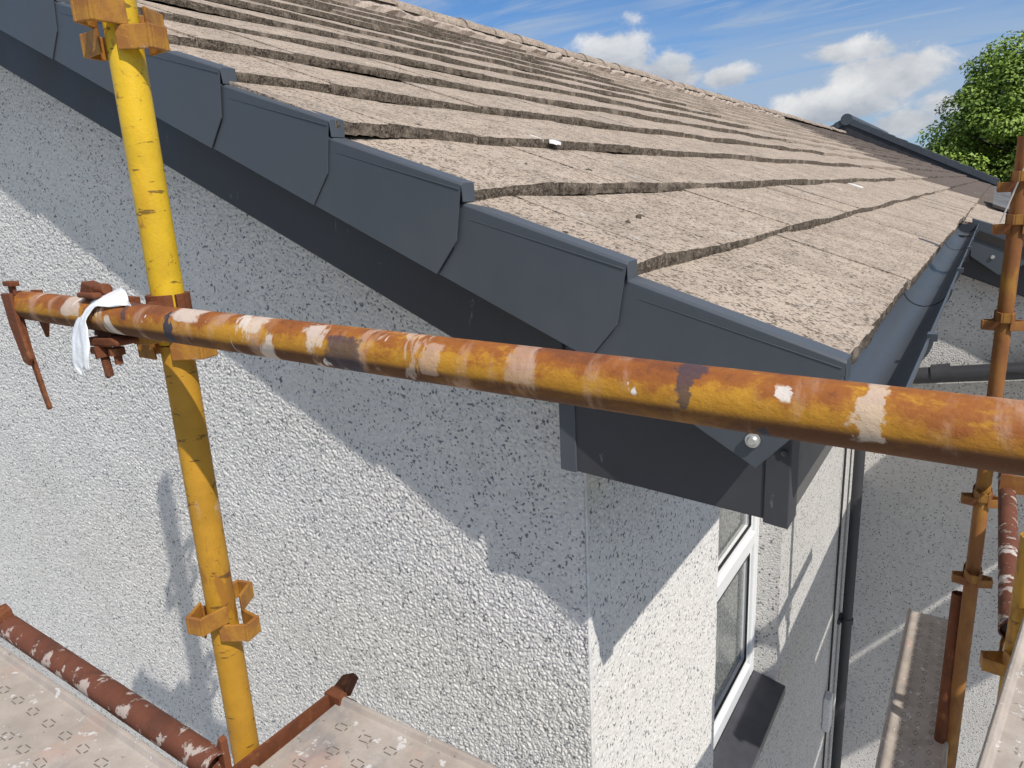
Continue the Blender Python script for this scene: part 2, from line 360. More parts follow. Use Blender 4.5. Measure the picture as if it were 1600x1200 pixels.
def dash(U, V, cell, hmin, hmax, seed, dark):
    """relief of thrown stone chips over (U, V): height and darkness"""
    g = np.random.default_rng(seed)
    cu = np.floor(U / cell).astype(int); cv = np.floor(V / cell).astype(int)
    u0, v0 = cu.min() - 1, cv.min() - 1; nu, nv = cu.max() - u0 + 3, cv.max() - v0 + 3
    pu = g.random((nu, nv)); pv = g.random((nu, nv)); hh = hmin + (hmax - hmin) * g.random((nu, nv)) ** 1.2
    rr = cell * (.55 + .45 * g.random((nu, nv))); tn = g.random((nu, nv)); th = g.random((nu, nv)) * math.pi; el = 1 + .45 * g.random((nu, nv))
    tx = (g.random((nu, nv)) - .5) * .9; ty = (g.random((nu, nv)) - .5) * .9
    H = np.zeros_like(U); D = np.zeros_like(U)
    for a in (-1, 0, 1):
        for b in (-1, 0, 1):
            i = cu + a - u0; j = cv + b - v0
            du = U - (cu + a + pu[i, j]) * cell; dv = V - (cv + b + pv[i, j]) * cell
            c, s = np.cos(th[i, j]), np.sin(th[i, j])
            x = (du * c + dv * s) / el[i, j]; y = (-du * s + dv * c) * el[i, j] ** .5
            q = np.maximum(0, 1 - (np.abs(x) ** 2.6 + np.abs(y) ** 2.6) / rr[i, j] ** 2.6)
            h = hh[i, j] * np.sqrt(q) * (1 + (tx[i, j] * x + ty[i, j] * y) / rr[i, j])
            w = h > H
            H = np.where(w, h, H); D = np.where(w, np.where(tn[i, j] < dark, q ** .5, 0.0), D)
    return H, D

# ------------------------------------------------------------------ frame of the place
YW, XW, YV, GZ = 1.20, -.645, 1.0, -5.3          # gable wall, eaves wall, verge plane, ground
Y2 = 5.6                                          # wall of the projecting wing
XR, ZR = -4.13, 1.497                              # ridge
def zroof(x): return -.103 - .4356 * (x + .456)    # mean top of the tiles
YEND = 25.0

bm = bmesh.new()
bmesh.ops.create_grid(bm, x_segments=8, y_segments=8, size=400)
for v in bm.verts: v.co.z = GZ
gm = plain('grass_ground', (.07, .10, .035), .95, var=.4, vs=.6)
g = fin('ground', bm, gm); g['kind'] = 'structure'
bm = bmesh.new(); box(bm, (-16, -18, GZ - .05), (14, 5.6, GZ + .12))
p = fin('bounce_pavement', bm, plain('bounce_concrete', (.40, .385, .36), .9, var=.2, vs=2)); p['kind'] = 'structure'  # unseen pale yard, spread wide to bounce light onto the shaded walls

# ------------------------------------------------------------------ the house
house = thing('house', 'white roughcast house with beige tiled roof and dark grey plastic verge', 'house', (XW, YW, GZ))
def hp(name, bm, mats, parent=None, smooth=False, auto=None):
    o = fin(name, bm, mats, None, smooth, auto); attach(o, parent or house); return o
def world_of(o):
    m_ = Matrix.LocRotScale(o.location, o.rotation_euler, o.scale)
    return world_of(o.parent) @ o.matrix_parent_inverse @ m_ if o.parent else m_
def attach(o, parent):
    o.parent = parent; o.matrix_parent_inverse = world_of(parent).inverted()

# gable wall body
bm = bmesh.new()
xl = 2 * XR - XW
prism(bm, [(XW - .004, YW + .006, GZ), (xl, YW + .006, GZ), (xl, YW + .006, zroof(XW) - .16), (XR, YW + .006, ZR - .16), (XW - .004, YW + .006, zroof(XW) - .16)], (0, .28, 0))
hp('gable_wall', bm, M_cast2)
# relief of the dash on the part of the gable one sees close up
xs = [XW - .0005]
while xs[-1] > -4.2: xs.append(xs[-1] - (.0019 + .0012 * (XW - xs[-1])))
xs = np.array(xs); zs = np.arange(-2.08, .95, .0023)
U, V = np.meshgrid(xs, zs, indexing='ij')
H, D = dash(U, V, .0051, .0008, .0060, 3, .03)
H2, D2 = dash(U + 5, V + 3, .0044, .0006, .0054, 5, .22)
dk = np.maximum(D, np.where(H2 > H, D2, 0)); H = np.maximum(H, H2)
H += .0022 * np.sin(U * 9 + np.sin(V * 7)) * np.sin(V * 8 + 1.3) + .0022
co = np.stack([U, YW - H, V], -1)
keep = (V < zroof(U) - .12) & (V > -2.08 + np.maximum(0, U + 2.4) * .42) & (V < .62 - np.maximum(0, -3.0 - U) * 2.0)
o = grid_mesh('roughcast_coat', co, len(xs), len(zs), M_cast, attr=dk, keep=keep); attach(o, house)

# eaves wall with the window opening
WY0, WY1, WZ0, WZ1 = 2.11, 3.02, -2.22, -.56
ZE = -.46                                           # soffit level
bm = bmesh.new()
t = .26
for (y0, y1, z0, z1) in ((YW + .006, WY0, GZ, ZE + .12), (WY1, Y2, GZ, ZE + .12), (WY0, WY1, GZ, WZ0 - .06), (WY0, WY1, WZ1, ZE + .12)):
    box(bm, (XW - t, y0, z0), (XW - .004 if y0 < 2 else XW, y1, z1))
hp('eaves_wall', bm, M_cast2)
ys = np.arange(YW - .002, WY0 + .001, .0030); zs = np.arange(-2.5, ZE + .02, .0028)
U, V = np.meshgrid(ys, zs, indexing='ij')
H, D = dash(U, V, .0058, .0008, .0050, 13, .03)
H2, D2 = dash(U + 5, V + 3, .0048, .0006, .0044, 15, .22)
dk = np.maximum(D, np.where(H2 > H, D2, 0)); H = np.maximum(H, H2) * .8
edge = np.clip((WY0 - U) / .02, 0, 1); H = H * (.3 + .7 * edge)
co = np.stack([XW + H - .003, U, V], -1)
o = grid_mesh('roughcast_coat', co, len(ys), len(zs), M_cast, attr=dk); attach(o, house)
bm = bmesh.new(); prism(bm, [(XW - .006, YW - .0048, -2.6), (XW + .0032, YW - .0048, -2.6), (XW + .0032, YW + .005, -2.6), (XW - .006, YW + .005, -2.6)], (0, 0, 2.2))
bevel(hp('corner_bead', bm, M_bead), .003)
# wing wall, facing the camera
bm = bmesh.new()
prism(bm, [(XW + .002, Y2, GZ), (3.4, Y2, GZ), (3.4, Y2, zroof(1.4) - .9), (1.4, Y2, zroof(1.4) - .14), (XW + .002, Y2, zroof(XW) - .14)], (0, .28, 0))
hp('wing_wall', bm, M_cast2)

# window
win = bpy.data.objects.new('window', None); C.objects.link(win); win.location = (XW - .1, WY0, WZ0); attach(win, house)
fx0, fx1 = XW - .165, XW - .098
bm = bmesh.new()
for (y0, y1, z0, z1) in ((WY0, WY0 + .06, WZ0, WZ1), (WY1 - .06, WY1, WZ0, WZ1), (WY0 + .06, WY1 - .06, WZ0, WZ0 + .075), (WY0 + .06, WY1 - .06, WZ1 - .06, WZ1), (WY0 + .06, WY1 - .06, -1.53, -1.465)):
    box(bm, (fx0, y0 + .001, z0 + .001), (fx1, y1 - .001, z1 - .001))
bevel(hp('frame', bm, M_white, win), .006, 2)
for z0, z1 in ((WZ0 + .077, -1.532), (-1.463, WZ1 - .062)):
    bm = bmesh.new()
    a0, a1 = WY0 + .062, WY1 - .062
    for (y0, y1, q0, q1) in ((a0, a0 + .035, z0, z1), (a1 - .035, a1, z0, z1), (a0 + .035, a1 - .035, z0, z0 + .035), (a0 + .035, a1 - .035, z1 - .035, z1)):
        box(bm, (fx0 + .012, y0 + .0005, q0 + .0005), (fx1 - .014, y1 - .0005, q1 - .0005))
    bevel(hp('sash', bm, M_white, win), .004, 2)
    bm = bmesh.new(); box(bm, (fx0 + .02, a0 + .03, z0 + .03), (fx0 + .03, a1 - .03, z1 - .03))
    hp('pane', bm, M_glass, win)
    bm = bmesh.new(); q = .0365; xg = fx1 - .0165
    for (y0, y1, g0, g1) in ((a0 + q - .004, a0 + q, z0 + q, z1 - q), (a1 - q, a1 - q + .004, z0 + q, z1 - q), (a0 + q, a1 - q, z0 + q - .004, z0 + q), (a0 + q, a1 - q, z1 - q, z1 - q + .004)):
        d1 = .005
        box(bm, (xg - d1, y0 - .002, g0 - .002), (xg + .0035, y1 + .002, g1 + .002))
    hp('gasket', bm, M_cable, win)
bm = bmesh.new()
prism(bm, [(XW - .0965, WY0 + .002, WZ0 + .006), (XW + .05, WY0 + .002, WZ0 - .028), (XW + .05, WY0 + .002, WZ0 - .075), (XW + .04, WY0 + .002, WZ0 - .075), (XW + .02, WY0 + .002, WZ0 - .055), (XW - .0965, WY0 + .002, WZ0 - .04)], (0, WY1 - WY0 - .004, 0))
bevel(hp('sill', bm, plain('slate_grey_sill', (.055, .055, .065), .42, var=.2, vs=9), win), .005)

# ---- roof: felt-covered deck, then every tile
TILT, TH, GAU, RISE, COV = .355, .0242, .303, .132, .30
bm = bmesh.new()
def deck(y0, y1, xe):
    prism(bm, [(xe, y0, zroof(xe) - .05), (XR, y0, ZR - .052), (2 * XR - xe, y0, zroof(xe) - .05), (2 * XR - xe, y0, zroof(xe) - .10), (XR, y0, ZR - .12), (xe, y0, zroof(xe) - .10)], (0, y1 - y0, 0))
deck(YV + .03, 5.38, -.22); deck(5.381, YEND + .0, .9)
roof = hp('roof', bm, M_under)

def tile_mesh(seed, w, ny, na=3, hi=False):
    g = random.Random(seed); L = .335; bm = bmesh.new()
    am = (0, .012, .16, L) if hi else (0, .16, L)
    ja = [g.uniform(-.0016, .0016) for _ in range(ny + 1)]; jz = [g.uniform(-.0013, .0007) for _ in range(ny + 1)]; jb = [g.uniform(-.0035, .0025) for _ in range(ny + 1)]
    ph = g.uniform(0, 6.28); amp = .0016
    if not hi: ja = [x * .5 for x in ja]; jz = [x * .5 for x in jz]; jb = [x * .6 for x in jb]
    rows = []
    for a in am:
        rows.append([bm.verts.new((-(a + (ja[j] if a < .02 else 0)), w * j / ny, TILT * a + (jz[j] if a == 0 else 0) + amp * math.sin(ph + 9 * w * j / ny))) for j in range(ny + 1)])
    fr = [rows[0]]
    if hi: fr.append([bm.verts.new((-(ja[j] * .3) + g.uniform(-.002, .002), w * j / ny, -TH * .5 + g.uniform(-.002, .002))) for j in range(ny + 1)])
    fr.append([bm.verts.new((-(.003 + ja[j]), w * j / ny, -TH + jb[j] * .7)) for j in range(ny + 1)])
    bk = [bm.verts.new((-L, w * j / ny, TILT * L - TH)) for j in (0, ny)]
    for r in range(len(rows) - 1):
        for j in range(ny): bm.faces.new((rows[r][j], rows[r][j + 1], rows[r + 1][j + 1], rows[r + 1][j])).material_index = 0
    for r in range(len(fr) - 1):
        for j in range(ny): bm.faces.new((fr[r][j], fr[r + 1][j], fr[r + 1][j + 1], fr[r][j + 1])).material_index = 1
    lo = fr[-1]
    bm.faces.new([lo[j] for j in range(ny + 1)] + [bk[1], bk[0]]).material_index = 1
    bm.faces.new([r[0] for r in rows] + [bk[0]] + [f[0] for f in fr[::-1][:-1]]).material_index = 0
    bm.faces.new([r[-1] for r in rows] + [bk[1]] + [f[-1] for f in fr[::-1][:-1]]).material_index = 0
    bmesh.ops.recalc_face_normals(bm, faces=bm.faces[:])
    me = bpy.data.meshes.new('roof_tile'); bm.to_mesh(me); bm.free()
    me.materials.append(M_tile); me.materials.append(M_edge)
    return me
near_meshes = [tile_mesh(s, COV + .0002, 14, hi=True) for s in range(8)]
far_meshes = [tile_mesh(50 + s, COV + .0002, 6) for s in range(6)]
def valley_y(x): return 9.6 + (-.15 - x) * 2.05
cells = []
for i in range(-3, 14):
    x = -.456 - (i - 1) * GAU; z = -.103 + (i - 1) * RISE
    if i == 0: x, z = -.150, -.103 - .128
    off = .0 if i % 2 == 0 else -.15
    y = YV + .012 + off
    if i < 0: y = 5.42 + off + .15
    while y < valley_y(x) - .1:
        y0 = max(y, YV + .012); w = y + COV - y0
        if w > .08: cells.append((i, x, y0, z, w))
        y += COV
cells.sort(key=lambda c: (c[1]**2 + c[2]**2 + c[3]**2))
far_bm = bmesh.new()
for n, (i, x, y, z, w) in enumerate(cells):
    me = random.choice(near_meshes if n < 70 else far_meshes)
    o = bpy.data.objects.new('roof_tile', me)
    gap = random.choice((0, 0, 0, 0, 0, 0, 0, .0006, .0025)); sx = (w - gap) / COV
    am, wl, ph = .0032, (1.5, 1.1, 1.9)[i % 3], i * 1.7
    f = 2 * math.pi / wl; yc = y + w / 2
    rx = am * f * math.cos(f * yc + ph) + R(random.gauss(0, .04)); dz = am * math.sin(f * yc + ph) - rx * w / 2 + random.gauss(0, .0005); dx = random.gauss(0, .0022)
    if i in (1, 2) and y < 1.1: dz = dz + rx * w - R(2.2) * w; rx = R(2.2)
    if i == 3 and y < 1.2: rx = R(-.9); dz = .006
    o.location = (x + dx, y, z + dz); o.rotation_euler = (rx, 0, R(random.gauss(0, .25))); o.scale = (1, sx, 1)
    if n < 300:
        C.objects.link(o); attach(o, roof)
    else:
        k0 = len(far_bm.verts); far_bm.from_mesh(me); far_bm.verts.ensure_lookup_table()
        mw = Matrix.LocRotScale(o.location, o.rotation_euler, o.scale)
        bmesh.ops.transform(far_bm, matrix=mw, verts=far_bm.verts[k0:]); bpy.data.objects.remove(o)
o = hp('roof_tiles_beyond', far_bm, [M_tile, M_edge], roof); o['kind'] = 'stuff'
# darker tiles of the neighbour's roof beyond the valley
bm = bmesh.new(); g = random.Random(4)
for i in range(-3, 14):
    x = -.456 - (i - 1) * GAU; z = -.105 + (i - 1) * RISE
    y = valley_y(x) - .1
    y = math.floor(y / .33) * .33
    while y < YEND - .3:
        k0 = len(bm.verts); bm.from_mesh(g.choice(far_meshes)); bm.verts.ensure_lookup_table()
        bmesh.ops.transform(bm, matrix=Matrix.LocRotScale(Vector((x + g.gauss(0, .004), y, z + g.gauss(0, .004) + .004)), Matrix.Rotation(R(g.gauss(2.6, .7)), 3, 'X').to_quaternion(), Vector((1, 1.08, 1))), verts=bm.verts[k0:])
        y += .33
o = hp('brown_roof_tiles', bm, [M_dtile, M_edge], roof); o['kind'] = 'stuff'

# ridge tiles, half round, bedded on mortar
def ridge_mesh(seed):
    g = random.Random(seed); bm = bmesh.new(); L, r, n = .44, .115, 10; rows = []
    for x in (0, .03, L * .5, L):
        rr = r + (.004 if x < .02 else 0) + g.uniform(-.003, .003)
        rows.append([bm.verts.new((-rr * math.cos(math.pi * q / n) * 1.08, x, rr * math.sin(math.pi * q / n) * .82 - .02)) for q in range(n + 1)])
    for a in range(len(rows) - 1):
        for q in range(n): bm.faces.new((rows[a][q], rows[a][q + 1], rows[a + 1][q + 1], rows[a + 1][q]))
    bm.faces.new(rows[0]); bm.faces.new(rows[-1][::-1])
    bmesh.ops.recalc_face_normals(bm, faces=bm.faces[:])
    me = bpy.data.meshes.new('ridge_tile'); bm.to_mesh(me); bm.free(); me.materials.append(M_ridge)
    return me
rms = [ridge_mesh(s) for s in range(5)]
y = YV + .0
while y < YEND - .3:
    o = bpy.data.objects.new('ridge_tile', random.choice(rms)); C.objects.link(o)
    o.location = (XR, y, ZR + .015 + random.gauss(0, .004)); o.rotation_euler = (R(random.gauss(.4, .7)), 0, R(random.gauss(0, .5))); attach(o, roof)
    y += .45
bm = bmesh.new(); g = random.Random(9); ny = 160
A = [bm.verts.new((XR + .135 + g.uniform(-.02, .03), YV + (17 - YV) * j / ny, ZR - .035 + g.uniform(-.01, .008))) for j in range(ny + 1)]
B = [bm.verts.new((XR + .06, YV + (17 - YV) * j / ny, ZR + .05)) for j in range(ny + 1)]
D_ = [bm.verts.new((XR + .13, YV + (17 - YV) * j / ny, ZR - .08)) for j in range(ny + 1)]
for j in range(ny): bm.faces.new((A[j], A[j + 1], B[j + 1], B[j])); bm.faces.new((D_[j], D_[j + 1], A[j + 1], A[j]))
hp('ridge_mortar', bm, M_mortar, roof)

# dabs of white and crumbs left on the tiles
def dab(name, x, y, z, rx_, ry_, mt, seed, h=.004, drop=True):
    g = random.Random(seed); bm = bmesh.new(); n = 12; c = bm.verts.new((0, 0, h + .001)); rim = []
    for q in range(n):
        a = 2 * math.pi * q / n; k = g.uniform(.6, 1.15); px, py = rx_ * k * math.cos(a), ry_ * k * math.sin(a)
        rim.append(bm.verts.new((px, py, -TILT * px + g.uniform(0, h * .5))))
    for q in range(n): bm.faces.new((c, rim[q], rim[(q + 1) % n]))
    lo_ = [bm.verts.new(v.co - Vector((0, 0, .008))) for v in rim]
    for q in range(n): bm.faces.new((rim[q], lo_[q], lo_[(q + 1) % n], rim[(q + 1) % n]))
    o = fin(name, bm, mt, None, True); o.location = (x, y, z); attach(o, roof)
def ztile(i, x): return -.103 + (i - 1) * RISE + TILT * (-.456 - (i - 1) * GAU - x)
M_moss = plain('moss_crumb', (.06, .05, .035), .95, var=.4, vs=60)
dab('white_splash', -1.055, 1.83, ztile(3, -1.055) + .0005, .016, .026, M_white, 1, .0008)
dab('white_splash', -1.09, 1.78, ztile(3, -1.09) + .0005, .026, .012, M_white, 2, .0008)
dab('white_splash', -.72, 4.9, ztile(1, -.72), .05, .010, M_white, 3, .001)
for q, (i, x, y, r) in enumerate(((2, -.86, 1.66, .018), (2, -.90, 1.43, .008), (3, -1.10, 1.30, .020), (1, -.60, 1.32, .010), (1, -.62, 1.42, .012), (0, -.33, 1.28, .014), (2, -.99, 1.36, .012))):
    dab('moss_crumb', x, y, ztile(i, x) + .001, r * .45, r * .8, M_moss, 20 + q, .003)

# ---- dry verge units, each a plastic cap stepping down the gable
def cap_mesh(last=False):
    """unit with its lower top corner at the origin, running up-slope towards -x"""
    bm = bmesh.new(); k = .3225; L = .395
    def P(a, down, y): return (-a, y, k * a - down)
    def yo(a): return -.0042 + .0072 * a / L          # lower end proud of the unit below
    A = (0, 0); E = (L, 0)
    ch = .0035
    if not last: out = [(0, ch), (.017, .0965 + .017 * k), (.067, .154 + .067 * k), (L, .140), (L, ch)]
    else: out = [(0, ch), (.0, .020), (.062, .116 + .062 * k), (.111, .170 + .111 * k), (L, .1374), (L, ch)]
    fv = [bm.verts.new(P(a, d, yo(a))) for a, d in out]; f = bm.faces.new(fv)
    top = [bm.verts.new(P(a, .002, yo(a) + .0015)) for a in (0, L)]
    rim = [bm.verts.new(P(a, .0, yo(a) + .004)) for a in (0, L)]
    inn = [bm.verts.new(P(a, -.001, yo(a) + .036)) for a in (0, L)]
    bot = [bm.verts.new(P(a, .022, yo(a) + .037)) for a in (0, L)]
    bm.faces.new((fv[0], fv[-1], top[1], top[0])); bm.faces.new((top[0], top[1], rim[1], rim[0])); bm.faces.new((rim[0], rim[1], inn[1], inn[0])); bm.faces.new((inn[0], inn[1], bot[1], bot[0]))
    # closed lower end of the top channel
    e1 = bm.verts.new(P(0, .031, yo(0) + .036)); e0 = bm.verts.new(P(0, .031, yo(0) + .003))
    bm.faces.new((top[0], rim[0], inn[0], bot[0], e1, e0))
    bm.faces.new((fv[0], top[0], e0))
    # little bead along the lower edge
    bmesh.ops.recalc_face_normals(bm, faces=bm.faces[:])
    me = bpy.data.meshes.new('verge_cap'); bm.to_mesh(me); bm.free(); me.materials.append(M_anth)
    return me
def cap_obj(me, loc, parent):
    o = bpy.data.objects.new('verge_cap', me); C.objects.link(o); o.location = loc
    sm = o.modifiers.new('skin', 'SOLIDIFY'); sm.thickness = .003; sm.offset = 0
    bv = bevel(o, .0009, 2, 25)
    attach(o, parent); return o
cm, cl = cap_mesh(), cap_mesh(True)
def bead(parent, i, z0, x0):
    pass
for i in range(0, 14):
    x = -.456 - (i - 1) * GAU; z = -.0985 + (i - 1) * RISE
    if i == 0: x, z = -.144, -.0985 - .1275
    c = cap_obj(cl if i == 0 else cm, (x, YV + random.gauss(0, .0012), z), house)
    c.rotation_euler = (0, R(random.gauss(0, .18)), R(random.gauss(0, .15)))
    # snap-on ridge line just under the top of the face
    bm = bmesh.new(); k = .3225
    prism(bm, [(-.004, -.0052, -.0085), (-.004, -.0068, -.0093), (-.004, -.0052, -.0101)], (-.29, .0060, .29 * k - .0125))
    b_ = fin('rib', bm, M_anth); b_.parent = c
bm = bmesh.new(); tube(bm, (0, .002, 0), (0, -.0035, 0), .0105, 20); tube(bm, (0, -.0035, 0), (0, -.008, 0), .0082, 20, .0055)
scr = fin('screw', bm, M_screw, smooth=True, auto=40); scr.location = (-.259, YV - .006, -.352); attach(scr, house)

# barge board behind the caps, soffit behind it
bm = bmesh.new(); xa, xb = -3.9, -.603
zb = lambda x: 1.05 * (-.088 - .4385 * (x / 1.05 + 1.133) - .006)
prism(bm, [(xb, YV + .050, zb(xb)), (xb, YV + .050, zb(xb) + .20), (xa, YV + .050, zb(xa) + .20), (xa, YV + .050, zb(xa))], (0, .018, 0))
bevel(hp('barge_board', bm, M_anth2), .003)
bm = bmesh.new()
prism(bm, [(xb, YV + .069, zb(xb) + .012), (xb, YV + .069, zb(xb) + .022), (xa, YV + .069, zb(xa) + .022), (xa, YV + .069, zb(xa) + .012)], (0, YW - YV - .065, 0))
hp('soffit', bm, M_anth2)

# box end at the eaves
def box_end():
    yb0 = YV + .062
    bm = bmesh.new()
    prism(bm, [(-.590, yb0, -.482), (-.256, yb0, -.504), (-.256, yb0, -.27), (-.590, yb0, -.16)], (0, .012, 0))
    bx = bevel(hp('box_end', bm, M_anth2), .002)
    bm = bmesh.new()
    prism(bm, [(-.620, yb0 - .003, -.482), (-.587, yb0 - .003, -.484), (-.587, yb0 - .003, -.17), (-.620, yb0 - .003, -.155)], (0, .02, 0))
    bevel(hp('edge_strip', bm, M_anth, bx), .0015)
    bm = bmesh.new()
    prism(bm, [(-.2565, yb0 - .003, -.509), (-.218, yb0 - .003, -.513), (-.218, yb0 - .003, -.275), (-.2565, yb0 - .003, -.275)], (0, .055, 0))
    bevel(hp('corner_trim', bm, M_anth2, bx), .002)
    for (sx, sz) in ((-.602, -.292), (-.2285, -.388)):
        bm = bmesh.new(); tube(bm, (sx, yb0 - .001, sz), (sx, yb0 - .007, sz), .0048, 12); hp('pin', bm, M_anth2, bx)
    bm = bmesh.new(); box(bm, (-.604, yb0 + .013, -.482), (-.2445, 5.38, -.470)); hp('eaves_soffit', bm, M_anth2)
    bm = bmesh.new(); box(bm, (-.240, yb0 + .053, -.500), (-.2195, 5.38, -.275)); bevel(hp('fascia', bm, M_fascia), .002)
    bm = bmesh.new(); box(bm, (-.602, yb0 + .021, -.478), (-.590, YW - .002, -.25)); hp('box_return', bm, M_anth2)
box_end()

# ---- half-round gutter with outlet joints, brackets
bm = bmesh.new(); gx, gz, gr = -.130, -.262, .0585
def gut(bm, y0, y1, r, th, fall=0.0, cap0=False):
    n = 14; rr = [r, r - th]; R_ = []
    for y in (y0, y1):
        R_.append([[bm.verts.new((gx - q * math.cos(math.pi * t / n), y, gz - fall * y - q * math.sin(math.pi * t / n))) for t in range(n + 1)] for q in rr])
    for w in (0, 1):
        for t in range(n): bm.faces.new((R_[0][w][t], R_[0][w][t + 1], R_[1][w][t + 1], R_[1][w][t]))
    for t in (0, n): bm.faces.new((R_[0][0][t], R_[0][1][t], R_[1][1][t], R_[1][0][t]))
    for e in (0, 1):
        for t in range(n): bm.faces.new((R_[e][0][t], R_[e][0][t + 1], R_[e][1][t + 1], R_[e][1][t]))
gut(bm, YV + .03, 5.36, gr, .004, .0035)
gt = hp('gutter', bm, M_gutter, smooth=True, auto=40)
for y in (2.15, 4.0):
    bm = bmesh.new(); gut(bm, y - .06, y + .06, gr + .004, .0035, .0035); hp('gutter_joint', bm, M_gutter, gt, True, 40)
    bm = bmesh.new(); gut(bm, y - .004, y + .004, gr - .0045, .0012, .0035); hp('joint_seal', bm, M_cable, gt, True, 40)
for y in (1.42, 2.55, 3.4, 4.6):
    bm = bmesh.new(); gut(bm, y - .014, y + .014, gr + .006, .0055, .0035)
    box(bm, (gx + gr - .005, y - .012, gz - .0035 * y - .006), (gx + gr + .011, y + .012, gz - .0035 * y + .007))
    box(bm, (gx - gr - .03, y - .012, gz - .0035 * y - .035), (gx - gr - .003, y + .012, gz - .0035 * y + .003))
    hp('bracket', bm, M_gutter, gt, True, 40)
for y0, y1 in ((YV + .026, YV + .031), (5.359, 5.366)):
    bm = bmesh.new(); n = 16
    prism(bm, [(gx - (gr + .003) * math.cos(math.pi * t / n), y0, gz - (gr + .003) * math.sin(math.pi * t / n) - .0035 * y0) for t in range(n + 1)], (0, y1 - y0, 0))
    hp('stop_end', bm, M_gutter, gt)
# running outlet and downpipe near the inner corner
py_ = 4.95; px_ = XW + .055
bm = bmesh.new()
tube(bm, (gx, py_, gz - .06), (gx, py_, gz - .14), .036, 20)
tube(bm, (gx, py_, gz - .13), (px_, py_, -.66), .034, 20); tube(bm, (px_, py_, -.64), (px_, py_, GZ + .15), .034, 24)
dp = hp('downpipe', bm, M_anth2, smooth=True, auto=40)
for z in (-1.62, -3.0, -4.4):
    bm = bmesh.new(); tube(bm, (px_, py_, z - .02), (px_, py_, z + .02), .041, 20); box(bm, (XW, py_ - .06, z - .015), (XW + .02, py_ + .06, z + .015)); hp('pipe_clip', bm, M_anth2, dp)
bm = bmesh.new(); tube(bm, (XW + .012, 4.63, -.5), (XW + .012, 4.63, GZ + .2), .007, 8); hp('cable', bm, M_cable)
bm = bmesh.new(); box(bm, (XW + .001, 4.50, -3.62), (XW + .05, 4.60, -3.36)); bevel(hp('meter_box', bm, M_bead), .008)
# pipe along the wing wall
bm = bmesh.new(); tube(bm, (px_ + .03, Y2 - .10, -1.345), (1.9, Y2 - .10, -.98), .056, 24)
wp_ = hp('waste_pipe', bm, M_anth2, smooth=True, auto=40)
bm = bmesh.new(); tube(bm, (-.25, Y2 - .10, -1.292), (-.14, Y2 - .10, -1.271), .064, 24); hp('pipe_collar', bm, M_anth2, wp_, True, 40)

# verge of the wing: caps, box board, screw
yw = Y2 - .2
wz = lambda x: -.262 - .36 * (x + .07)
for i in range(3):
    x = .235 + .33 * (i - 0); 
    bm = bmesh.new(); L = .345
    x1, x0 = x, x - L
    if i == 0: pts = [(x0, wz(x0)), (x1, wz(x1)), (x1 - .01, wz(x1) - .14), (.115, -.575), (.06, -.60), (x0 + .01, wz(x0) - .235)]
    else: pts = [(x0, wz(x0) - .006), (x1, wz(x1)), (x1 - .015, wz(x1) - .13), (x1 - .065, wz(x1) - .19), (x0, wz(x0) - .16)]
    prism(bm, [(a, yw - .004 * (3 - i), b) for a, b in pts], (0, .05, 0))
    bevel(hp('verge_cap', bm, M_anth), .003)
bm = bmesh.new(); tube(bm, (.018, yw - .012, -.49), (.018, yw - .022, -.49), .013, 16, .009); hp('screw', bm, M_screw)
bm = bmesh.new(); prism(bm, [(-.20, yw + .06, -.36), (1.5, yw + .06, wz(1.5)), (1.5, yw + .06, wz(1.5) - .42), (-.20, yw + .06, -.575)], (0, .02, 0)); hp('barge_board', bm, M_anth2)
bm = bmesh.new(); box(bm, (-.215, yw + .0, -.52), (-.10, yw + .055, -.34)); bevel(hp('box_end', bm, M_anth2), .003)
bm = bmesh.new(); prism(bm, [(-.20, yw + .081, -.57), (1.5, yw + .081, wz(1.5) - .41), (1.5, yw + .081, wz(1.5) - .43), (-.20, yw + .081, -.585)], (0, .118, 0)); hp('soffit', bm, M_anth2)
# lead flashing where the low roof meets the taller one
bm = bmesh.new(); g = random.Random(2)
for q in range(4):
    xx = -.02 + q * .33
    prism(bm, [(xx, 8.3 + .1 * q, zroof(xx) + .04), (xx + .32, 8.3 + .1 * q, zroof(xx + .32) + .05), (xx + .32, 9.5, zroof(xx + .32) + .22), (xx, 9.5, zroof(xx) + .19)], (0, .02, -.03))
hp('lead_flashing', bm, M_lead)

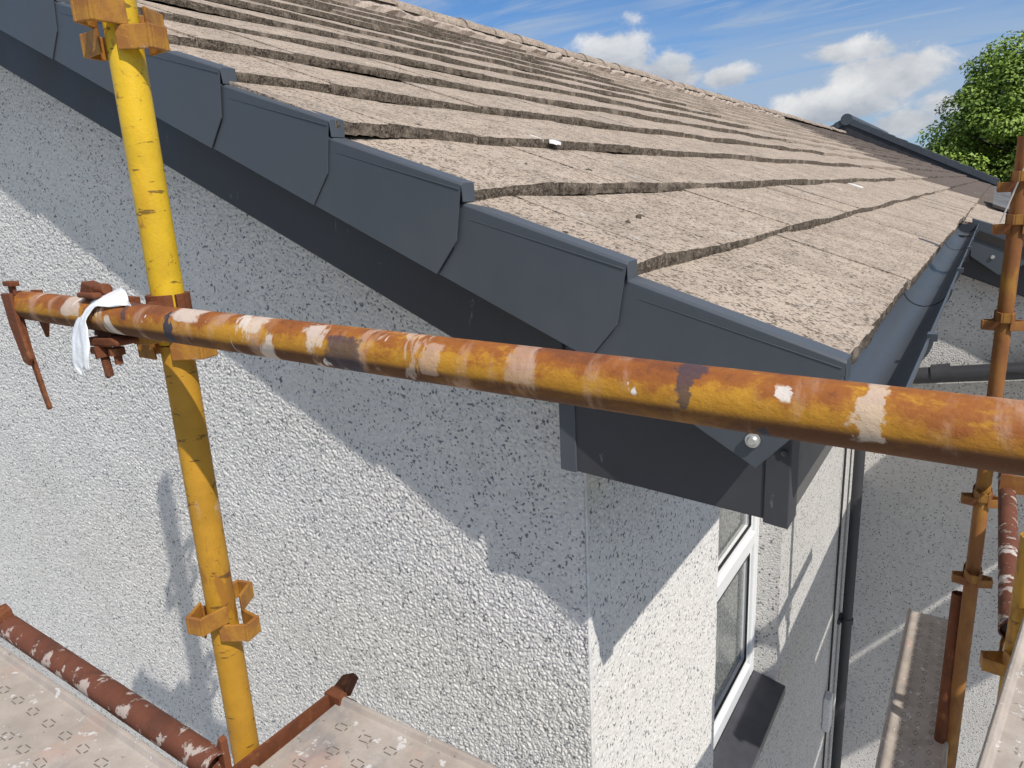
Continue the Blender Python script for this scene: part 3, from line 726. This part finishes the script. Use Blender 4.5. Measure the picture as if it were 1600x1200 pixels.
# ------------------------------------------------------------------ taller house behind
nb = thing('neighbouring_house', 'taller house behind the roof with a dark grey verge and round ridge end', 'house', (XR, YEND, GZ))
ax, az_, ex, ez = -4.05, 1.99, .04, -.09
sl = (az_ - ez) / (ex - ax)
bm = bmesh.new()
prism(bm, [(ax, YEND + .25, az_ - .30), (ex - .5, YEND + .25, ez + .5 * sl - .32), (ex - .5, YEND + .25, GZ), (2 * ax - ex + .5, YEND + .25, GZ), (2 * ax - ex + .5, YEND + .25, ez + .5 * sl - .32)], (0, 9, 0))
hp('wall', bm, M_cast2, nb)
for sgn in (1, -1):
    X = lambda x: ax + sgn * (x - ax)
    bm = bmesh.new(); prism(bm, [(ax, YEND + .02, az_ - .03), (X(ex), YEND + .02, ez - .03), (X(ex), YEND + .02, ez - .16), (ax, YEND + .02, az_ - .16)], (0, 9.2, 0)); hp('roof', bm, M_dtile, nb)
    bm = bmesh.new(); prism(bm, [(ax, YEND, az_ - .20), (X(ex), YEND, ez - .20), (X(ex), YEND, ez - .52), (ax, YEND, az_ - .56)], (0, .05, 0)); hp('barge_board', bm, M_anth2, nb)
    for q in range(12):
        a = ex - (ex - ax) * q / 12; b = ex - (ex - ax) * (q + 1) / 12
        za, zb_ = ez + sl * (ex - a), ez + sl * (ex - b)
        bm = bmesh.new(); prism(bm, [(X(a), YEND - .03 - .006, za + .02), (X(b), YEND - .03, zb_ - .005), (X(b), YEND - .03, zb_ - .20), (X(a), YEND - .03 - .006, za - .20)], (0, .12, 0))
        bevel(hp('verge_cap', bm, M_anth, nb), .01)
bm = bmesh.new(); tube(bm, (ax, YEND - .06, az_ - .08), (ax, YEND + 9, az_ - .16), .17, 20); hp('ridge', bm, M_anth, nb, True, 50)
bm = bmesh.new(); tube(bm, (ex + .05, YEND - .02, ez - .22), (ex + .05, YEND + 9, ez - .22), .09, 16); hp('gutter', bm, M_cable, nb, True, 50)

# ------------------------------------------------------------------ scaffold
RT = .02415
def vpress_mesh():
    """V-shaped pressing in plan, nose along +x, wide end on the tube"""
    bm = bmesh.new(); t = .006; h = .032
    for s in (1, -1):
        pts = [(.016, s * .030, -h / 2), (.058, s * .017, -h / 2), (.064, s * .017, -h / 2), (.064, s * (.017 - t), -h / 2), (.056, s * (.017 - t), -h / 2), (.018, s * (.030 - t), -h / 2)]
        prism(bm, pts, (0, 0, h))
    prism(bm, [(.058, .0108, -h / 2), (.064, .0108, -h / 2), (.064, -.0108, -h / 2), (.058, -.0108, -h / 2)], (0, 0, h))
    bmesh.ops.recalc_face_normals(bm, faces=bm.faces[:])
    me = bpy.data.meshes.new('v_pressing'); bm.to_mesh(me); bm.free()
    return me
vp = vpress_mesh(); vp.materials.append(M_vpress)
vpb = vp.copy(); vpb.materials.clear(); vpb.materials.append(M_brown)
def standard(label, x, y, z0, z1, zc, mt, vm, split=None, mt2=None, rot=0, lean=(0, 0)):
    t = thing('scaffold_standard', label, 'scaffold pole', (x, y, z0), 'upright scaffold poles')
    t.rotation_euler = (lean[0], lean[1], 0)
    if split is None: sp = [(z0, z1, mt)]
    else: sp = [(z0, split - .002, mt2), (split, z1, mt)]
    for a, b, mm in sp:
        bm = bmesh.new(); tube(bm, (0, 0, a - z0), (0, 0, b - z0), RT, 32, inner=.85)
        fin('tube', bm, mm, t, True, 40)
    for z in zc:
        for q in range(4):
            o = bpy.data.objects.new('v_pressing', vm); C.objects.link(o); o.parent = t
            o.location = (0, 0, z - z0 + (.016 if q % 2 else -.016)); o.rotation_euler = (0, 0, R(90 * q + rot)); bevel(o, .0015)
    return t
PX, PY = -1.057, .62
standard('yellow painted scaffold pole in front of the sunlit roughcast gable', PX, PY, GZ, .62, (.262, -.18, -.675, -1.17), M_yellow, vp, -.19, M_ochre, rot=14)
standard('thin brown rusty scaffold pole beside the gutter and wing wall', .064, 2.9, GZ, .12, (-.02, -.155, -.475, -1.12, -1.44), M_brown, vpb, rot=5)
standard('yellow scaffold pole at the edge of the small deck beside the window', .137, 1.73, GZ, -.74, (-1.04, -1.535), M_ochre, vp, rot=10)

# guardrail: ledger tube with wedge end
ga, gb = Vector((-1.362, .54, -.129)), Vector((.62, .535, -.178))
rail = thing('guardrail', 'rusty orange scaffold tube with paint splashes crossing in front of the eaves', 'scaffold tube', ga)
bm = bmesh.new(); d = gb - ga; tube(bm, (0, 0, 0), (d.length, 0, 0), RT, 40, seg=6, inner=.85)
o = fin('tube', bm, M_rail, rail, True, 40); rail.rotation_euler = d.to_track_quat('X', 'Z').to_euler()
# pressed end fitting with captive wedge hanging from it
bm = bmesh.new()
prism(bm, [(-.012, -.026, .022), (.022, -.026, .024), (.030, -.026, -.030), (.046, -.026, -.085), (.038, -.026, -.098), (.020, -.026, -.092), (-.004, -.026, -.030)], (0, .007, 0))
prism(bm, [(-.012, .019, .022), (.022, .019, .024), (.026, .019, -.03), (.012, .019, -.06), (-.004, .019, -.03)], (0, .007, 0))
bevel(fin('end_fitting', bm, M_rusty, rail), .002)
bm = bmesh.new()
prism(bm, [(-.002, -.017, .034), (.016, -.017, .036), (.030, -.017, -.07), (.052, -.017, -.150), (.060, -.017, -.172), (.050, -.017, -.176), (.040, -.017, -.152), (.012, -.017, -.06)], (0, .006, 0))
box(bm, (-.006, -.022, .034), (.022, -.007, .042))
bevel(fin('wedge', bm, M_rusty, rail), .0015)

# coupler joining rail and pole
def band(bm, c, ax, r, w, t, a0, a1, n=18):
    ax = Vector(ax).normalized(); u = Vector((0, 0, 1)) if abs(ax.z) < .9 else Vector((1, 0, 0)); v = ax.cross(u); rows = []
    for s in (-w / 2, w / 2):
        for rr in (r, r + t):
            rows.append([bm.verts.new(Vector(c) + ax * s + (u * math.cos(a0 + (a1 - a0) * i / n) + v * math.sin(a0 + (a1 - a0) * i / n)) * rr) for i in range(n + 1)])
    for a, b in ((0, 1), (1, 3), (3, 2), (2, 0)):
        for i in range(n): bm.faces.new((rows[a][i], rows[a][i + 1], rows[b][i + 1], rows[b][i]))
    for i in (0, n): bm.faces.new((rows[0][i], rows[1][i], rows[3][i], rows[2][i]))
cx = -1.105
rz = lambda x: ga.z + (gb.z - ga.z) * (x - ga.x) / (gb.x - ga.x)
cp = thing('coupler', 'rusty scaffold coupler clamping the orange rail to the yellow pole', 'coupler', (cx, .54, rz(cx)))
bm = bmesh.new(); band(bm, (0, 0, 0), (1, 0, -.033), RT + .001, .048, .007, R(-190), R(20)); 
box(bm, (-.022, .026, -.022), (.022, .05, .022))
fin('body', bm, M_rusty, cp)
bm = bmesh.new(); band(bm, (PX - cx, PY - .54, .0), (0, 0, 1), RT + .001, .046, .007, R(-10), R(340)); fin('pole_band', bm, M_rusty, cp)
bm = bmesh.new(); box(bm, (-.024, -.020, .028), (.024, .014, .036)); tube(bm, (-.028, 0, .038), (.030, 0, .040), .009, 10); prism(bm, [(-.034, -.012, .030), (-.020, -.012, .052), (.006, -.012, .046), (.004, -.012, .034)], (0, .02, 0))
bevel(fin('hinge', bm, M_rusty, cp), .003)
bm = bmesh.new(); prism(bm, [(-.048, -.018, -.036), (.045, -.018, -.029), (.060, -.018, -.034), (.060, -.018, -.041), (.030, -.018, -.044), (-.036, -.018, -.046)], (0, .036, 0)); bevel(fin('flap', bm, M_rusty, cp), .003)
bm = bmesh.new(); tube(bm, (-.004, -.008, -.042), (.008, -.010, -.092), .0062, 12)
for q in range(7):
    tt = .5 + q * .07; tube(bm, (-.004 + .012 * tt, -.008 - .002 * tt, -.042 - .05 * tt), (-.004 + .012 * (tt + .03), -.008, -.042 - .05 * (tt + .03)), .0072, 12)
fin('bolt', bm, M_rusty, cp)
bm = bmesh.new(); tube(bm, (-.003, -.008, -.045), (.001, -.008, -.063), .0135, 6); box(bm, (-.024, -.016, -.058), (-.012, .0, -.048)); fin('nut', bm, M_rusty, cp)

bm = bmesh.new(); tube(bm, (.030, -.004, -.046), (.031, -.004, -.072), .006, 10); tube(bm, (.030, -.004, -.047), (.030, -.004, -.058), .012, 6); fin('nut', bm, M_rusty, cp)
bm = bmesh.new(); tube(bm, (.052, .045, .004), (.086, .045, .006), .0065, 12); tube(bm, (.060, .045, .004), (.072, .045, .005), .013, 6); fin('bolt', bm, M_rusty, cp)

# torn strip of white polythene tied over the rail
def strip():
    bm = bmesh.new(); g = random.Random(12); rows = []
    # path: hangs in front of the rail, over the top, tails off to the right along the top
    path = [(-.040, -.050, -.066, .012), (-.046, -.050, -.056, .019), (-.050, -.047, -.044, .023), (-.058, -.042, -.028, .024), (-.064, -.035, -.008, .021), (-.060, -.028, .010, .017), (-.048, -.020, .024, .015), (-.030, -.011, .0325, .014), (-.008, -.007, .0345, .016), (.018, -.009, .032, .011), (.042, -.013, .026, .004)]
    n = 8
    for j, (x, y, z, w) in enumerate(path):
        p = Vector((x, y, z)); q0 = Vector(path[max(0, j - 1)][:3]); q1 = Vector(path[min(len(path) - 1, j + 1)][:3])
        tdir = (q1 - q0).normalized(); nrm = Vector((0, -.55, .83)) if j > 4 else Vector((0, -1, .1)); sd_ = tdir.cross(nrm).normalized()
        rows.append([bm.verts.new(p + sd_ * w * 1.25 * (i / (n - 1) - .5) * 2 + nrm * (.003 * math.sin(i * 2.9 + j * 1.7) + g.uniform(-.0028, .0028)) + tdir * g.uniform(-.003, .003) * (4 if j in (0, 10) else 1) + sd_ * (g.uniform(-.004, .004) if i in (0, n - 1) else 0)) for i in range(n)])
    for j in range(len(rows) - 1):
        for i in range(n - 1): bm.faces.new((rows[j][i], rows[j][i + 1], rows[j + 1][i + 1], rows[j + 1][i]))
    o = fin('plastic_strip', bm, M_plastic, None, True); o.location = (-1.045, .54, rz(-1.045) - .004)
    sm = o.modifiers.new('s', 'SUBSURF'); sm.levels = sm.render_levels = 1
    sd2 = o.modifiers.new('t', 'SOLIDIFY'); sd2.thickness = .0008
    tag(o, 'torn white plastic strip tied round the rusty rail beside the pole', 'plastic strip')
strip()

def tube_thing(name, label, cat, a, b, mt, r=RT, group=None):
    t = thing(name, label, cat, a, group); d = Vector(b) - Vector(a)
    bm = bmesh.new(); tube(bm, (0, 0, 0), (d.length, 0, 0), r, 32, seg=4, inner=.85); fin('tube', bm, mt, t, True, 40)
    t.rotation_euler = d.to_track_quat('X', 'Z').to_euler()
    return t
LG = tube_thing('ledger', 'rusty brown ledger tube splashed with cement beside the punched deck', 'scaffold tube', (-2.3, .52, -.845), (-.985, .525, -.885), M_splash)
bm = bmesh.new(); d_ = 1.3156
prism(bm, [(d_ - .020, .012, .016), (d_ - .010, .012, .044), (d_ - .001, .012, .040), (d_ + .002, .012, -.03), (d_ - .012, .012, -.03)], (0, .012, 0)); bevel(fin('wedge', bm, M_rusty, LG), .002)
bm = bmesh.new(); prism(bm, [(.505, -.018, .02), (.535, -.018, .046), (.56, -.018, .04), (.565, -.018, .02)], (0, .03, 0)); bevel(fin('lug', bm, M_rusty, LG), .002)
tube_thing('ledger', 'rusty ledger tube streaked white running towards the wing beside the brown pole', 'scaffold tube', (.122, 1.75, -.985), (.122, 3.4, -.985), M_splash)
tube_thing('brace', 'dark rusty tube standing close against the lower part of the brown pole', 'scaffold tube', (.018, 2.62, GZ), (.030, 2.95, -1.55), M_rusty)

# decks: pressed steel boards with punched grips
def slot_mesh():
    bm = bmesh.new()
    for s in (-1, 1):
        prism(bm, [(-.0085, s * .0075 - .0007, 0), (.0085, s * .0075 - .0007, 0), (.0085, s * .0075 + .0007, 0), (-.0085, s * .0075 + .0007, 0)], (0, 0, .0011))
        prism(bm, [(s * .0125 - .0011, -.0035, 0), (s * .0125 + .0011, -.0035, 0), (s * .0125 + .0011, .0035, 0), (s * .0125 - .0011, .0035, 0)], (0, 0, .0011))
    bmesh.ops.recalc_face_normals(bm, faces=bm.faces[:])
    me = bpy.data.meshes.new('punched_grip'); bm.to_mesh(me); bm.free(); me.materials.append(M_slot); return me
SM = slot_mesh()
def board(label, loc, L, w, rotz, rows=4, pitch=.062, lip=.012, grips=True, off=0.0, mt=None, lim=None):
    """L along local x, w along local y, top at local z = 0"""
    t = thing('deck_board', label, 'scaffold board', loc, 'steel scaffold boards'); t.rotation_euler = (0, 0, rotz)
    bm = bmesh.new()
    prism(bm, [(0, 0, 0), (0, 0, -.05), (0, .012, -.05), (0, .012, -.004), (0, w - .012, -.004), (0, w - .012, -.05), (0, w, -.05), (0, w, 0), (0, w - .004, lip), (0, w - .012, lip), (0, w - .018, 0), (0, .018, 0), (0, .012, lip), (0, .004, lip)], (L, 0, 0))
    bevel(fin('plate', bm, mt or M_deck, t), .002)
    if grips:
        n = int((L - .1) / pitch); c = 0
        for i in range(n):
            for j in range(rows):
                xx = .06 + pitch * (i + .5 * (j % 2)) + off; yy = .035 + (w - .07) * (j + .5) / rows
                if lim and not (lim[0] < xx < lim[1]): continue
                if c >= 290: continue
                c += 1
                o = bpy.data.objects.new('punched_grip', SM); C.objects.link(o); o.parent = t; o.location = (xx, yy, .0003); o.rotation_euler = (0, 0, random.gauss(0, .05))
    return t
board('pale steel scaffold board with punched grips below the rusty ledger', (-2.5, .20, -.885), 1.9, .29, 0, 4)
board('pale steel scaffold board with punched grips, lowest in the corner', (-2.5, -.10, -.885), 1.9, .29, 0, 4)
board('cement spattered scaffold board tight against the gable at the pole foot', (-1.0, .585, -.955), 1.5, .225, R(1.0), 3, lim=(0, .7))
tr = thing('transom', 'rusty angle iron bearer across the end of the spattered board', 'bearer', (-1.02, .55, -.975))
bm = bmesh.new(); prism(bm, [(-.006, -.02, .034), (.0, -.02, .034), (.0, -.02, .0), (.03, -.02, .0), (.03, -.02, -.006), (-.006, -.02, -.006)], (0, .305, 0)); fin('angle', bm, M_rusty, tr)
bm = bmesh.new(); prism(bm, [(-.010, .25, .03), (-.010, .29, .045), (.012, .30, .052), (.016, .27, .03)], (0, .012, -.02)); box(bm, (-.012, .24, -.03), (.03, .262, .036)); fin('end_lug', bm, M_rusty, tr)
board('grey scaffold board with punched grips beside the yellow pole, sunlit', (.084, -.3, -.90), 2.0, .225, R(82), 3, lim=(1.2, 2))
board('shaded scaffold board below the wing wall with one strip of sun on it', (.055, 2.3, -2.18), 1.55, .23, R(90), 3, grips=True)
nsh = 0
for q, xx in enumerate((.60, .84, 1.15, 1.387, 1.624, 1.94, 2.18, 2.42)):
    o = board(['plank of the side deck nearest the brown pole', 'second plank of the side deck', 'third plank of the side deck', 'fourth plank of the side deck', 'fifth plank of the side deck', 'sixth plank of the side deck past the gap', 'seventh plank of the side deck', 'outermost plank of the side deck'][q] + ' along the wing', (xx, 2.05, -.90), 3.27, .235, R(90), grips=False)
board('added unseen board blocking the sun through the gap in the side deck by the wing', (.99, 4.0, -.835), 1.3, .19, R(90), grips=False)  # unseen board added to stop a second sun streak on the wing wall
br = thing('transom', 'short brown steel bearer end beside the white streaked ledger', 'bearer', (.10, 2.62, -.95))
bm = bmesh.new(); box(bm, (0, -.02, -.03), (2.5, -.014, .03)); box(bm, (0, -.0135, -.03), (2.5, .03, -.024)); fin('angle', bm, M_brown, br)
# thin rope on the brown pole
bm = bmesh.new(); tube(bm, (0, 0, 0), (.07, -.05, .26), .0025, 6); o = fin('cord', bm, M_bead); o.location = (.02, 2.87, -.15); tag(o, 'thin pale cord tied to the top of the brown scaffold pole', 'cord')

# ------------------------------------------------------------------ tree beyond the roofs
def leaf_material():
    M, k, b, co = mat('leaf_green')
    at = k.new('ShaderNodeAttribute', attribute_name='chip')
    c = k.mix(at.outputs['Fac'], (.11, .18, .03), (.30, .42, .07))
    k.put(b.inputs['Base Color'], c); b.inputs['Roughness'].default_value = .55
    b.inputs['Transmission Weight'].default_value = 0.0
    b.inputs['Specular IOR Level'].default_value = .3
    return M
M_leaf = leaf_material(); M_bark = plain('bark', (.10, .075, .055), .95, var=.3, vs=6, bump=.02, bs=12)
def tree(label, base, ztop, rx, rz_, seed, nclump=170, nleaf=150, ls=.15):
    t = thing('tree', label, 'tree', base, 'trees beyond the roofs'); g = np.random.default_rng(seed); g2 = random.Random(seed)
    hgt = ztop - base[2]; cz = hgt - rz_
    bm = bmesh.new()
    tube(bm, (0, 0, 0), (.1, .05, cz), .32, 12, .16, 3)
    for q in range(9):
        a = q * 2.4; e = g2.uniform(.2, .8)
        tube(bm, (.05, .02, cz - 1.5 + q * .2), (math.cos(a) * rx * .75, math.sin(a) * rx * .75, cz + rz_ * (e - .3)), .10, 8, .03, 2)
    fin('trunk', bm, M_bark, t, True)
    # clumps on and inside an uneven crown
    d = g.normal(size=(nclump, 3)); d /= np.linalg.norm(d, axis=1)[:, None]
    rad = .55 + .45 * g.random(nclump) ** .45
    lob = 1 + .13 * np.sin(3 * np.arctan2(d[:, 1], d[:, 0]) + seed) + .10 * np.sin(5 * d[:, 2] + seed)
    cc = d * (rad * lob)[:, None] * np.array([rx, rx, rz_]) + np.array([0, 0, cz])
    cr = (.45 + .45 * g.random(nclump)) * rx * .22
    ct = g.random(nclump); cc *= (1 + .015 * g.normal(size=nclump))[:, None]
    n = nclump * nleaf; ci = np.repeat(np.arange(nclump), nleaf)
    ld = g.normal(size=(n, 3)); ld /= np.linalg.norm(ld, axis=1)[:, None]
    lp = cc[ci] + ld * (cr[ci] * (.35 + .65 * g.random(n) ** .4))[:, None] * np.array([1.15, 1.15, .75])
    nn = ld * .8 + np.array([0, 0, .7]) + g.normal(size=(n, 3)) * .45; nn /= np.linalg.norm(nn, axis=1)[:, None]
    u = np.cross(nn, g.normal(size=(n, 3))); u /= np.linalg.norm(u, axis=1)[:, None]; v = np.cross(nn, u)
    s = ls * (.6 + .7 * g.random(n))[:, None]
    quad = np.stack([lp - u * s * .5, lp + v * s * .28 + nn * s * .05, lp + u * s * .5 - nn * s * .1, lp - v * s * .28 + nn * s * .05], 1)
    me = bpy.data.meshes.new('crown'); me.vertices.add(n * 4); me.vertices.foreach_set('co', quad.astype(np.float32).reshape(-1))
    me.loops.add(n * 4); me.loops.foreach_set('vertex_index', np.arange(n * 4, dtype=np.int32)); me.polygons.add(n); me.polygons.foreach_set('loop_start', np.arange(0, n * 4, 4, dtype=np.int32))
    me.update(calc_edges=True)
    a = me.attributes.new('chip', 'FLOAT', 'POINT'); a.data.foreach_set('value', np.repeat(np.clip(ct[ci] * .7 + .3 * g.random(n), 0, 1), 4).astype(np.float32))
    link('crown', me, M_leaf, t)
    return t
tree('broad green leafy tree rising behind the dark verge on the right', (2.35, 38, GZ), 4.75, 4.9, 4.1, 3, 480, 400, .17)
tree('small rounded green tree top just showing over the dark verge', (-3.7, 55, GZ), 1.75, 1.3, 1.6, 8, 60, 80, .3)
